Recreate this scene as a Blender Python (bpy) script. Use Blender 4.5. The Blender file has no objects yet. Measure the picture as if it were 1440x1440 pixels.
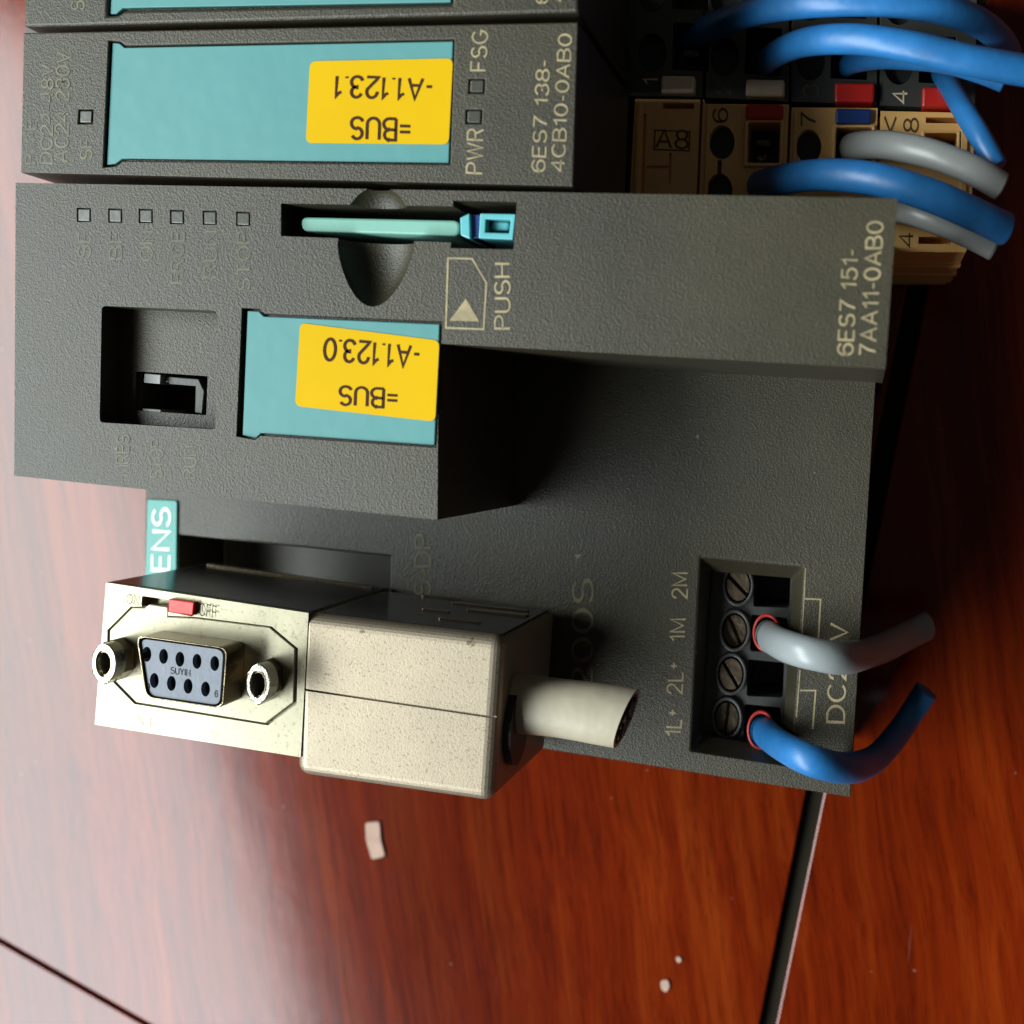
import bpy, bmesh, math, random
from mathutils import Vector, Matrix
import numpy as np
random.seed(7)
sc = bpy.context.scene
COL = sc.collection
S = 0.01            # scene units per millimetre of the device
TZ = 75.0           # the table top lies this many mm behind the front faces

# ---------------------------------------------------------------- camera
_r = np.array([6.61844539e-02, 2.74583377e-01, 7.70742680e-02])
CAM = np.array([59.1506597, 28.1996743, -155.524783]); FOC = 1771.57627
_t = np.linalg.norm(_r); _k = _r/_t
_K = np.array([[0, -_k[2], _k[1]], [_k[2], 0, -_k[0]], [-_k[1], _k[0], 0]])
ROT = np.eye(3)+np.sin(_t)*_K+(1-np.cos(_t))*_K@_K

def P(u, v, z):
    """point of the plane z mm behind the front face that the photograph shows at (u, v)"""
    d = ROT.T@np.array([(u-720)/FOC, (v-720)/FOC, 1.0])
    p = CAM+(z-CAM[2])/d[2]*d
    return Vector((p[0]*S, -p[1]*S, (TZ-z)*S))

camd = bpy.data.cameras.new("camera"); cam = bpy.data.objects.new("camera", camd); COL.objects.link(cam)
F = np.diag([1, -1, -1.])
x, y, zz = F@ROT[0], -(F@ROT[1]), -(F@ROT[2])
cl = Vector((CAM[0]*S, -CAM[1]*S, (TZ-CAM[2])*S))
M = Matrix(((x[0], y[0], zz[0], cl.x), (x[1], y[1], zz[1], cl.y), (x[2], y[2], zz[2], cl.z), (0, 0, 0, 1)))
cam.matrix_world = M
camd.sensor_width = 36; camd.lens = FOC/1440*36
camd.clip_start = 0.05; camd.clip_end = 500
camd.dof.use_dof = True; camd.dof.focus_distance = 1.80; 
camd.dof.aperture_fstop = 2.0
sc.camera = cam

# ---------------------------------------------------------------- light
w = bpy.data.worlds.new("World"); sc.world = w; w.use_nodes = True
w.node_tree.nodes["Background"].inputs[0].default_value = (0.85, 0.8, 0.72, 1)
w.node_tree.nodes["Background"].inputs[1].default_value = 0.055
AZ, DIST = math.radians(21), 7.0
def window_light(name, l0, l1, z0, z1, energy, color):
    """one tall window pane of daylight, standing upright at DIST, turned towards the device"""
    n = Vector((-math.cos(AZ), -math.sin(AZ), 0)); s = Vector((math.sin(AZ), -math.cos(AZ), 0))
    ld = bpy.data.lights.new(name, 'AREA'); ld.shape = 'RECTANGLE'
    ld.size = l1-l0; ld.size_y = z1-z0
    ld.energy = energy*math.pi*ld.size*ld.size_y; ld.color = color
    lo = bpy.data.objects.new(name, ld); COL.objects.link(lo)
    c = n*DIST+s*(l0+l1)/2+Vector((0, 0, (z0+z1)/2))
    zax = n; yax = Vector((0, 0, 1)); xax = yax.cross(zax)
    lo.matrix_world = Matrix(((xax.x, yax.x, zax.x, c.x), (xax.y, yax.y, zax.y, c.y), (xax.z, yax.z, zax.z, c.z), (0, 0, 0, 1)))
    return lo
window_light("window_light", -6.6, 1.0, 5.0, 10.5, 20, (0.90, 0.99, 0.985))
window_light("window_light", 1.0, 8.0, 5.0, 9.95, 20, (0.89, 0.975, 1.0))
sc.view_settings.view_transform = 'Standard'; sc.view_settings.look = 'None'
sc.view_settings.exposure = 0.0; sc.view_settings.gamma = 1.0

# ---------------------------------------------------------------- materials
def new_mat(name):
    m = bpy.data.materials.new(name); m.use_nodes = True
    nt = m.node_tree; b = nt.nodes["Principled BSDF"]
    tc = nt.nodes.new("ShaderNodeTexCoord")
    return m, nt, b, tc
def N(nt, kind, **kw):
    n = nt.nodes.new(kind)
    for k, v in kw.items():
        if k in n.inputs: n.inputs[k].default_value = v
        else: setattr(n, k, v)
    return n
def noise(nt, tc, scale, detail=3, rough=.6, vec=None):
    n = N(nt, "ShaderNodeTexNoise", Scale=scale, Detail=detail, Roughness=rough)
    nt.links.new(vec or tc.outputs["Object"], n.inputs["Vector"]); return n
def ramp(nt, src, stops):
    r = nt.nodes.new("ShaderNodeValToRGB"); e = r.color_ramp.elements
    e[0].position, e[0].color = stops[0][0], (*stops[0][1], 1)
    e[1].position, e[1].color = stops[-1][0], (*stops[-1][1], 1)
    for p_, c_ in stops[1:-1]:
        q = e.new(p_); q.color = (*c_, 1)
    nt.links.new(src, r.inputs[0]); return r
def bump(nt, b, src, strength, dist):
    n = N(nt, "ShaderNodeBump", Strength=strength, Distance=dist)
    nt.links.new(src, n.inputs["Height"]); nt.links.new(n.outputs[0], b.inputs["Normal"]); return n
def plain(name, col, rough=.5, metal=0., bscale=0, bstr=.2, bdist=.002, var=.12, vscale=6, spec=.5, coat=0):
    m, nt, b, tc = new_mat(name)
    n = noise(nt, tc, vscale, 4)
    r = ramp(nt, n.outputs[0], [(.3, tuple(c*(1-var) for c in col)), (.7, tuple(min(1, c*(1+var)) for c in col))])
    nt.links.new(r.outputs[0], b.inputs["Base Color"])
    b.inputs["Roughness"].default_value = rough; b.inputs["Metallic"].default_value = metal
    b.inputs["Specular IOR Level"].default_value = spec
    b.inputs["Coat Weight"].default_value = coat
    if bscale:
        bump(nt, b, noise(nt, tc, bscale, 2).outputs[0], bstr, bdist)
    return m
def plastic(name, col, grain=640, strength=.4):
    """moulded plastic with a fine leather grain, dust and slight scuffs"""
    m, nt, b, tc = new_mat(name)
    n1 = noise(nt, tc, grain, 3, .65); n2 = noise(nt, tc, 3.0, 5, .7)
    v = N(nt, "ShaderNodeTexVoronoi", Scale=grain*.55); nt.links.new(tc.outputs["Object"], v.inputs["Vector"])
    mx = N(nt, "ShaderNodeMix", data_type='FLOAT'); mx.inputs[0].default_value = .45
    nt.links.new(n1.outputs[0], mx.inputs[2]); nt.links.new(v.outputs["Distance"], mx.inputs[3])
    r = ramp(nt, n1.outputs[0], [(.3, tuple(c*.72 for c in col)), (.55, col), (.78, tuple(c*1.5 for c in col))])
    r2 = ramp(nt, n2.outputs[0], [(.28, (.72, .74, .80)), (.72, (1.3, 1.26, 1.1))])
    mm = N(nt, "ShaderNodeMix", data_type='RGBA', blend_type='MULTIPLY'); mm.inputs[0].default_value = 1
    nt.links.new(r.outputs[0], mm.inputs[6]); nt.links.new(r2.outputs[0], mm.inputs[7])
    # sparse pale dust
    n3 = noise(nt, tc, 60, 2); d = ramp(nt, n3.outputs[0], [(.74, (0, 0, 0)), (.80, (1, 1, 1))])
    ds = N(nt, "ShaderNodeMix", data_type='RGBA'); ds.inputs[7].default_value = (.22, .21, .18, 1)
    dm = N(nt, "ShaderNodeMath", operation='MULTIPLY'); dm.inputs[1].default_value = .5
    nt.links.new(d.outputs[0], dm.inputs[0]); nt.links.new(dm.outputs[0], ds.inputs[0])
    nt.links.new(mm.outputs[2], ds.inputs[6]); nt.links.new(ds.outputs[2], b.inputs["Base Color"])
    rr = N(nt, "ShaderNodeMapRange"); rr.inputs[3].default_value = .35; rr.inputs[4].default_value = .47; b.inputs["Specular IOR Level"].default_value = .42
    nt.links.new(n2.outputs[0], rr.inputs[0]); nt.links.new(rr.outputs[0], b.inputs["Roughness"])
    bump(nt, b, mx.outputs[0], strength, .0022)
    return m
MAT = {}
MAT['housing'] = plastic("grey_plastic", (.033, .028, .0165))
MAT['smooth'] = plain("smooth_dark_plastic", (.035, .036, .032), .42, bscale=120, bstr=.12, var=.2)
MAT['black'] = plain("black_plastic", (.012, .012, .012), .5, bscale=90, bstr=.2, var=.25)
MAT['gloss'] = plain('black_glossy_label', (.008, .008, .009), .22, bscale=40, bstr=.1, var=.3)
MAT['lens'] = plain("led_lens", (.050, .050, .040), .3, bscale=90, bstr=.15)
MAT['print'] = plain("gold_print", (.27, .215, .115), .6, var=.28, vscale=45)
MAT['printd'] = plain("worn_print", (.105, .09, .046), .55, var=.45, vscale=40)
MAT['prints'] = plain("faint_print", (.072, .064, .034), .55, var=.4, vscale=50)
MAT['teal'] = plain("teal_plastic", (.072, .225, .222), .5, spec=.35, bscale=14, bstr=.12, bdist=.01, var=.07, vscale=2)
MAT['tealn'] = plain("nameplate_teal", (.02, .22, .19), .35, bscale=80, bstr=.15, var=.12, vscale=9)
MAT['yellow'] = plain("yellow_label", (.53, .32, .0), .6, spec=.1, bscale=8, bstr=.1, bdist=.01, var=.05, vscale=3)
MAT['ink'] = plain("label_ink", (.035, .008, .002), .7, spec=.2, var=.2, vscale=30)
MAT['white'] = plain("white_print", (.70, .72, .70), .5, var=.1, vscale=40)
MAT['card'] = plain("card_green", (.15, .34, .27), .5, bscale=60, bstr=.1, var=.08)
MAT['latch'] = plain("latch_cyan", (.11, .40, .43), .3, bscale=60, bstr=.1, var=.1)
MAT['beige'] = plain("beige_plastic", (.88, .50, .165), .42, bscale=130, bstr=.15, var=.1, vscale=5)
MAT['darkterm'] = plain("terminal_grey", (.045, .046, .040), .45, bscale=120, bstr=.2, var=.15)
MAT['engrave'] = plain("engraved_brown", (.10, .055, .02), .6, var=.3, vscale=30)
MAT['tabwhite'] = plain("cream_tab", (.80, .62, .42), .4, bscale=90, bstr=.1)
MAT['red'] = plain("red_plastic", (.55, .018, .012), .35, bscale=90, bstr=.12, var=.12)
MAT['navy'] = plain("navy_plastic", (.015, .05, .20), .35, bscale=90, bstr=.12)
MAT['bluewire'] = plain("blue_insulation", (.014, .125, .33), .42, bscale=24, bstr=.25, bdist=.006, var=.22, vscale=12)
MAT['greywire'] = plain("grey_insulation", (.23, .235, .225), .38, bscale=16, bstr=.25, bdist=.006, var=.1, vscale=8)
MAT['palewire'] = plain("pale_grey_insulation", (.235, .255, .262), .36, bscale=16, bstr=.25, bdist=.006, var=.08, vscale=8)
MAT['ring'] = plain("red_collar", (.42, .03, .022), .35, var=.15, vscale=20)
MAT['sheath'] = plain("cream_sheath", (.37, .325, .24), .42, bscale=22, bstr=.25, bdist=.006, var=.07, vscale=6)
MAT['core'] = plain("cable_core", (.05, .03, .012), .7, bscale=60, bstr=.6, bdist=.01, var=.5, vscale=40)
MAT['copper'] = plain("brass_screw", (.11, .08, .052), .42, metal=.75, bscale=60, bstr=.4, bdist=.004, var=.35, vscale=30)
MAT['insert'] = plain("insert_grey", (.105, .12, .155), .45, bscale=150, bstr=.15, var=.15, vscale=40)
MAT['chip'] = plain("paper_chip", (.36, .235, .18), .8, bscale=40, bstr=.3, var=.15, vscale=30)
MAT['seam'] = plain("seam_filler", (.010, .008, .003), .8, var=.35, vscale=6, spec=.15)

def metal_cast(name, col, rough, metal, speck, lo=.25, fine=110, bf=1.0):
    m, nt, b, tc = new_mat(name)
    n1 = noise(nt, tc, 5, 5, .7); n2 = noise(nt, tc, fine, 3, .7); n3 = noise(nt, tc, 38, 3, .6)
    r1 = ramp(nt, n1.outputs[0], [(.3, tuple(c*.88 for c in col)), (.7, tuple(c*1.08 for c in col))])
    r2 = ramp(nt, n2.outputs[0], [(.33, (lo, lo*.95, lo*.8)), (.42, (1, 1, 1))])
    r3 = ramp(nt, n3.outputs[0], [(.25, (.35, .3, .22)), (.31, (1, 1, 1))])
    m1 = N(nt, "ShaderNodeMix", data_type='RGBA', blend_type='MULTIPLY'); m1.inputs[0].default_value = speck
    m2 = N(nt, "ShaderNodeMix", data_type='RGBA', blend_type='MULTIPLY'); m2.inputs[0].default_value = speck
    nt.links.new(r1.outputs[0], m1.inputs[6]); nt.links.new(r2.outputs[0], m1.inputs[7])
    nt.links.new(m1.outputs[2], m2.inputs[6]); nt.links.new(r3.outputs[0], m2.inputs[7])
    nt.links.new(m2.outputs[2], b.inputs["Base Color"])
    b.inputs["Roughness"].default_value = rough; b.inputs["Metallic"].default_value = metal
    bump(nt, b, n2.outputs[0], (.22*speck+.04)*bf, .4/fine)
    return m
MAT['cast'] = metal_cast("cast_metal_paint", (.285, .235, .17), .48, .65, .8, .42, 300)
MAT['plate'] = metal_cast("bright_metal_plate", (.275, .25, .175), .36, .7, .5, .3, 150, .35)
MAT['steel'] = metal_cast("plated_steel", (.25, .20, .13), .2, 1.0, .25)

MAT['rim'] = metal_cast('polished_rim', (.55, .53, .45), .2, 1.0, .2)
def wood():
    m, nt, b, tc = new_mat("lacquered_mahogany")
    mp = N(nt, "ShaderNodeMapping"); mp.inputs["Rotation"].default_value = (0, 0, math.radians(-12))
    nt.links.new(tc.outputs["Object"], mp.inputs[0])
    m2 = N(nt, "ShaderNodeMapping"); m2.inputs["Scale"].default_value = (1.6, .06, 1.0)
    nt.links.new(mp.outputs[0], m2.inputs[0])
    wn = noise(nt, tc, 1.2, 3, .5, mp.outputs[0])
    va = N(nt, "ShaderNodeVectorMath", operation='ADD')
    sc_ = N(nt, "ShaderNodeVectorMath", operation='SCALE'); sc_.inputs["Scale"].default_value = .14
    nt.links.new(wn.outputs["Color"], sc_.inputs[0]); nt.links.new(m2.outputs[0], va.inputs[0]); nt.links.new(sc_.outputs[0], va.inputs[1])
    a = noise(nt, tc, 9, 6, .65, va.outputs[0]); c = noise(nt, tc, 48, 6, .8, va.outputs[0]); e = noise(nt, tc, 1.6, 3, .5, va.outputs[0])
    r = ramp(nt, a.outputs[0], [(.26, (.066, .0056, .0010)), (.5, (.110, .0100, .0010)), (.74, (.160, .024, .0028))])
    r2 = ramp(nt, c.outputs[0], [(.36, (.60, .54, .5)), (.5, (.96, .96, .96)), (.64, (1.16, 1.2, 1.1))])
    r3 = ramp(nt, e.outputs[0], [(.33, (.68, .62, .66)), (.67, (1.3, 1.25, 1.05))])
    x1 = N(nt, "ShaderNodeMix", data_type='RGBA', blend_type='MULTIPLY'); x1.inputs[0].default_value = 1
    x2 = N(nt, "ShaderNodeMix", data_type='RGBA', blend_type='MULTIPLY'); x2.inputs[0].default_value = 1
    nt.links.new(r.outputs[0], x1.inputs[6]); nt.links.new(r2.outputs[0], x1.inputs[7])
    nt.links.new(x1.outputs[2], x2.inputs[6]); nt.links.new(r3.outputs[0], x2.inputs[7])
    sp = noise(nt, tc, 46, 1); sr = ramp(nt, sp.outputs[0], [(.80, (0, 0, 0)), (.83, (.6, .6, .6))])       # dust specks
    mps = N(nt, "ShaderNodeMapping"); mps.inputs["Scale"].default_value = (30, 1.1, 1); mps.inputs["Rotation"].default_value = (0, 0, math.radians(22))
    nt.links.new(tc.outputs["Object"], mps.inputs[0])
    scn = noise(nt, tc, 2.0, 2, .5, mps.outputs[0]); s2 = ramp(nt, scn.outputs[0], [(.74, (0, 0, 0)), (.80, (.22, .22, .22))])   # hairline scratches
    ad = N(nt, "ShaderNodeMath", operation='ADD', use_clamp=True); nt.links.new(sr.outputs[0], ad.inputs[0]); nt.links.new(s2.outputs[0], ad.inputs[1])
    x3 = N(nt, "ShaderNodeMix", data_type='RGBA'); x3.inputs[7].default_value = (.24, .13, .09, 1)
    nt.links.new(ad.outputs[0], x3.inputs[0]); nt.links.new(x2.outputs[2], x3.inputs[6])
    nt.links.new(x3.outputs[2], b.inputs["Base Color"])
    sm = noise(nt, tc, 2.5, 5, .65)
    mr = N(nt, "ShaderNodeMapRange"); mr.inputs[3].default_value = .11; mr.inputs[4].default_value = .17
    nt.links.new(sm.outputs[0], mr.inputs[0]); nt.links.new(mr.outputs[0], b.inputs["Roughness"])
    b.inputs["IOR"].default_value = 1.5; b.inputs["Specular IOR Level"].default_value = .28
    bump(nt, b, sm.outputs[0], .015, .05)
    return m
MAT['wood'] = wood()

# ---------------------------------------------------------------- helpers
LOC = {}
def _link(name, me, mat, parent, bevel=0, seg=2, smooth=False):
    base = LOC.get(parent.name, Vector()) if parent else Vector()
    if parent:
        for v in me.vertices: v.co -= base
    o = bpy.data.objects.new(name, me); COL.objects.link(o)
    if mat: me.materials.clear(); me.materials.append(MAT[mat])
    if parent:
        o.parent = parent; LOC[o.name] = base
    if smooth:
        me.polygons.foreach_set("use_smooth", [True]*len(me.polygons))
    if bevel:
        md = o.modifiers.new("bevel", 'BEVEL'); md.width = bevel*S; md.segments = seg
        md.limit_method = 'ANGLE'; md.angle_limit = math.radians(35)
        md.use_clamp_overlap = True
    return o
def thing(name, label, cat, at, group=None):
    o = bpy.data.objects.new(name, None); COL.objects.link(o)
    o.location = at; LOC[o.name] = Vector(at); o.empty_display_size = .1
    o['label'] = label; o['category'] = cat
    if group: o['group'] = group
    return o
def solo(o, label, cat, group=None):
    """a thing made of a single mesh: move its origin to its own base"""
    me = o.data; xs = [v.co for v in me.vertices]
    c = Vector((sum(v.x for v in xs)/len(xs), sum(v.y for v in xs)/len(xs), min(v.z for v in xs)))
    for v in me.vertices: v.co -= c
    o.location = c; LOC[o.name] = c
    o['label'] = label; o['category'] = cat
    if group: o['group'] = group
    return o
def rounded(pts, r, n=4):
    out = []; m = len(pts)
    for i in range(m):
        a, b, c = Vector(pts[i-1]), Vector(pts[i]), Vector(pts[(i+1) % m])
        d0, d1 = (a-b), (c-b); q = min(r, d0.length*.45, d1.length*.45)
        p0, p1 = b+d0.normalized()*q, b+d1.normalized()*q
        for k in range(n+1):
            t = k/n; out.append(tuple((1-t)**2*p0+2*t*(1-t)*b+t*t*p1))
    return out
def ellipse(cu, cv, ru, rv, n=28, a0=0):
    return [(cu+ru*math.cos(a0+2*math.pi*i/n), cv+rv*math.sin(a0+2*math.pi*i/n)) for i in range(n)]
def rect(u0, v0, u1, v1, sl=.045, sk=-.03):
    """an upright rectangle as the photograph shows it on the front faces, sides slightly turned"""
    return [(u0, v0), (u1, v0+(u1-u0)*sl), (u1+(v1-v0)*sk, v1+(u1-u0)*sl), (u0+(v1-v0)*sk, v1)]
def prism_bm(pts, z0, z1, zref=None, pts1=None):
    """solid between depths z0 (near) and z1 (far); outline read at zref, pts1: another outline for the far end"""
    zref = z0 if zref is None else zref
    bm = bmesh.new()
    top = [P(u, v, zref) for u, v in pts]
    bot = [P(u, v, z1) for u, v in pts1] if pts1 else top
    t = [bm.verts.new((p.x, p.y, (TZ-z0)*S)) for p in top]
    b = [bm.verts.new((p.x, p.y, (TZ-z1)*S)) for p in bot]
    n = len(t)
    bm.faces.new(t); bm.faces.new(b[::-1])
    for i in range(n): bm.faces.new((t[i], b[i], b[(i+1) % n], t[(i+1) % n]))
    bmesh.ops.recalc_face_normals(bm, faces=bm.faces)
    return bm
def to_mesh(bm, name="m"):
    me = bpy.data.meshes.new(name); bm.to_mesh(me); bm.free(); return me
def prism(name, pts, z0, z1, mat, parent, bevel=.15, zref=None, pts1=None, seg=2):
    return _link(name, to_mesh(prism_bm(pts, z0, z1, zref, pts1), name), mat, parent, bevel, seg)
def solid(name, pts, z0, z1, mat, parent, cuts=(), adds=(), bevel=.2, seg=2, zref=None):
    """prism with boolean recesses; cuts are bmesh solids"""
    o = bpy.data.objects.new(name, to_mesh(prism_bm(pts, z0, z1, zref), name)); COL.objects.link(o)
    tmp = []
    for kind, lst in (('UNION', adds), ('DIFFERENCE', cuts)):
        for c in lst:
            co = bpy.data.objects.new("cutter", to_mesh(c)); COL.objects.link(co); tmp.append(co)
            md = o.modifiers.new("b", 'BOOLEAN'); md.object = co; md.operation = kind; md.solver = 'EXACT'
    dg = bpy.context.evaluated_depsgraph_get(); dg.update()
    me = bpy.data.meshes.new_from_object(o.evaluated_get(dg))
    for c in tmp: bpy.data.objects.remove(c)
    bpy.data.objects.remove(o)
    me.name = name
    return _link(name, me, mat, parent, bevel, seg)
def arc(cx, cy, rx, ry, a0, a1, n=9):
    return [(cx+rx*math.cos(math.radians(a0+(a1-a0)*i/n)), cy+ry*math.sin(math.radians(a0+(a1-a0)*i/n))) for i in range(n+1)]
# single-stroke grotesque capitals: character -> (width, strokes)
GL = {
 '0': (.56, [arc(.28, .5, .28, .5, 90, 450, 22)]),
 '1': (.30, [[(0, .76), (.12, .82), (.24, 1), (.24, 0)]]),
 '2': (.54, [[(.02, .70)]+arc(.27, .71, .25, .29, 175, -25, 11)+[(.08, .12), (0, 0), (.54, 0)]]),
 '3': (.54, [arc(.27, .74, .24, .26, 165, -90, 12)+arc(.27, .26, .27, .27, 90, -165, 12)]),
 '4': (.56, [[(.42, 0), (.42, 1), (0, .28), (.56, .28)]]),
 '5': (.54, [[(.48, 1), (.10, 1), (.05, .54)]+arc(.26, .33, .28, .33, 125, -160, 14)]),
 '6': (.55, [[(.52, .80)]+arc(.28, .66, .28, .34, 35, 180, 8)+[(0, .34)]+arc(.28, .31, .27, .31, 180, 530, 16)]),
 '7': (.52, [[(0, 1), (.52, 1), (.28, .5), (.16, 0)]]),
 '8': (.55, [arc(.275, .75, .235, .25, -90, 270, 18), arc(.275, .255, .275, .255, 90, 450, 18)]),
 '9': (.55, [[(.03, .20)]+arc(.27, .34, .28, .34, 215, 360, 8)+[(.55, .66)]+arc(.27, .69, .27, .31, 0, 350, 16)]),
 'A': (.66, [[(0, 0), (.33, 1), (.66, 0)], [(.12, .34), (.54, .34)]]),
 'B': (.60, [[(0, 0), (0, 1), (.32, 1)]+arc(.32, .76, .23, .24, 90, -90, 9)+[(0, .52)], [(.32, .52)]+arc(.32, .26, .28, .26, 90, -90, 9)+[(0, 0)]]),
 'C': (.64, [arc(.34, .5, .34, .5, 42, 318, 18)]),
 'D': (.62, [[(0, 0), (0, 1), (.26, 1)]+arc(.26, .5, .36, .5, 90, -90, 14)+[(0, 0)]]),
 'E': (.52, [[(.52, 1), (0, 1), (0, 0), (.52, 0)], [(0, .52), (.47, .52)]]),
 'F': (.50, [[(.50, 1), (0, 1), (0, 0)], [(0, .50), (.44, .50)]]),
 'G': (.68, [arc(.34, .5, .34, .5, 42, 330, 18)+[(.66, .46), (.40, .46)]]),
 'H': (.58, [[(0, 0), (0, 1)], [(.58, 0), (.58, 1)], [(0, .52), (.58, .52)]]),
 'I': (.08, [[(.04, 0), (.04, 1)]]),
 'L': (.48, [[(0, 1), (0, 0), (.48, 0)]]),
 'M': (.70, [[(0, 0), (0, 1), (.35, .12), (.70, 1), (.70, 0)]]),
 'N': (.60, [[(0, 0), (0, 1), (.60, 0), (.60, 1)]]),
 'O': (.70, [arc(.35, .5, .35, .5, 90, 450, 24)]),
 'P': (.56, [[(0, 0), (0, 1), (.30, 1)]+arc(.30, .74, .26, .26, 90, -90, 9)+[(0, .48)]]),
 'R': (.60, [[(0, 0), (0, 1), (.32, 1)]+arc(.32, .75, .25, .25, 90, -90, 9)+[(0, .50)], [(.34, .50), (.58, 0)]]),
 'S': (.58, [arc(.29, .74, .25, .26, 25, 265, 12)+arc(.29, .27, .29, .27, 80, -160, 12)]),
 'T': (.58, [[(0, 1), (.58, 1)], [(.29, 1), (.29, 0)]]),
 'U': (.60, [[(0, 1), (0, .32)]+arc(.30, .30, .30, .30, 180, 360, 12)+[(.60, .32), (.60, 1)]]),
 'V': (.62, [[(0, 1), (.31, 0), (.62, 1)]]),
 'W': (.88, [[(0, 1), (.22, 0), (.44, 1), (.66, 0), (.88, 1)]]),
 'X': (.60, [[(0, 0), (.60, 1)], [(0, 1), (.60, 0)]]),
 'Y': (.60, [[(0, 1), (.30, .46), (.60, 1)], [(.30, .46), (.30, 0)]]),
 '-': (.26, [[(0, .38), (.26, .38)]]),
 '=': (.50, [[(0, .32), (.50, .32)], [(0, .60), (.50, .60)]]),
 '+': (.36, [[(0, .62), (.36, .62)], [(.18, .42), (.18, .82)]]),
 '.': (.06, [[(.03, 0), (.03, .09)]]),
 '<': (.50, [[(.50, .9), (0, .5), (.50, .1)]]),
 ' ': (.22, []),
}
def bake_bevel(bm, width, seg=4):
    me = to_mesh(bm); o = bpy.data.objects.new("t", me); COL.objects.link(o)
    md = o.modifiers.new("b", 'BEVEL'); md.width = width*S; md.segments = seg; md.limit_method = 'ANGLE'; md.angle_limit = .6
    dg = bpy.context.evaluated_depsgraph_get(); dg.update()
    out = bmesh.new(); out.from_mesh(bpy.data.meshes.new_from_object(o.evaluated_get(dg))); bpy.data.objects.remove(o)
    return out
def text(s, o, e, up, z, mat, parent, name="lettering", bold=0.0, thick=.05, wt=.11, gap=.20):
    """flat print: o, e = start and end of the baseline, up = top of the first letter, as seen in the photograph"""
    lx = 0; items = []
    for ch in s:
        wd, st = GL[ch]
        for p_ in st: items.append([(lx+a, b) for a, b in p_])
        lx += wd+gap
    L = lx-gap
    o, e, up = Vector(o), Vector(e), Vector(up); wt = wt+bold
    def to(q):
        t = o+(e-o)*(q[0]/L)+(up-o)*q[1]; return t
    bm = bmesh.new()
    for si, p_ in enumerate(items):
        closed = (Vector(p_[0])-Vector(p_[-1])).length < 1e-4
        if closed: p_ = p_[:-1]
        n = len(p_); vs = []
        for i in range(n):
            c = Vector(p_[i])
            d0 = (c-Vector(p_[i-1])).normalized() if (i or closed) else None
            d1 = (Vector(p_[(i+1) % n])-c).normalized() if (i < n-1 or closed) else None
            if d0 is None: d0 = d1; c = c-d0*wt*.0
            if d1 is None: d1 = d0
            n0, n1 = Vector((-d0.y, d0.x)), Vector((-d1.y, d1.x)); m = (n0+n1)
            m = m.normalized() if m.length > .1 else n0
            k = wt/2/max(.55, m.dot(n0))
            zz_ = z-thick-.003*si
            vs.append((bm.verts.new(P(*to(c+m*k), zz_)), bm.verts.new(P(*to(c-m*k), zz_))))
        for i in range(n if closed else n-1):
            a, b = vs[i], vs[(i+1) % n]; bm.faces.new((a[0], b[0], b[1], a[1]))
    return _link(name, to_mesh(bm, name), mat, parent)
def polyline(name, pts, wpx, z, mat, parent, thick=.05, closed=False):
    bm = bmesh.new(); n = len(pts)
    for i in range(n if closed else n-1):
        a, b = Vector(pts[i]), Vector(pts[(i+1) % n]); d = (b-a).normalized(); s = Vector((-d.y, d.x))*wpx/2
        a, b = a-d*wpx/2, b+d*wpx/2
        vs = [bm.verts.new(P(q.x, q.y, z-thick-.004*i)) for q in (a+s, b+s, b-s, a-s)]
        bm.faces.new(vs)
    return _link(name, to_mesh(bm, name), mat, parent)
def catmull(pts, n=8):
    out = []; m = len(pts)
    for i in range(m-1):
        p0, p1, p2, p3 = pts[max(i-1, 0)], pts[i], pts[i+1], pts[min(i+2, m-1)]
        for k in range(n):
            t = k/n
            out.append(.5*((2*p1)+(p2-p0)*t+(2*p0-5*p1+4*p2-p3)*t*t+(3*p1-p0-3*p2+p3)*t**3))
    out.append(pts[-1]); return out
def tube(name, pts, r, mat, parent, n=20, taper=None, caps=True, ys=1.3333, smooth=True, bevel=0):
    """insulated wire through points (u, v, depth); r in mm"""
    c = catmull([P(*p) for p in pts]); bm = bmesh.new(); rings = []; m = len(c)
    up = Vector((0, 0, 1))
    for i, p in enumerate(c):
        d = (c[min(i+1, m-1)]-c[max(i-1, 0)]).normalized()
        if abs(d.dot(up)) > .95: up = Vector((0, 1, 0))
        a = d.cross(up).normalized(); b = a.cross(d).normalized(); up = b
        rr = r*S*(1+.012*math.sin(i*.5+r*40))
        ring = []
        for k in range(n):
            t = 2*math.pi*k/n; q = (a*math.cos(t)+b*math.sin(t))*rr
            q.y *= ys
            ring.append(bm.verts.new(p+q))
        rings.append(ring)
    for i in range(m-1):
        for k in range(n):
            f = bm.faces.new((rings[i][k], rings[i][(k+1) % n], rings[i+1][(k+1) % n], rings[i+1][k])); f.smooth = True
    if caps:
        bm.faces.new(rings[0][::-1]); bm.faces.new(rings[-1])
    bmesh.ops.recalc_face_normals(bm, faces=bm.faces)
    return _link(name, to_mesh(bm, name), mat, parent, bevel)
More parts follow.
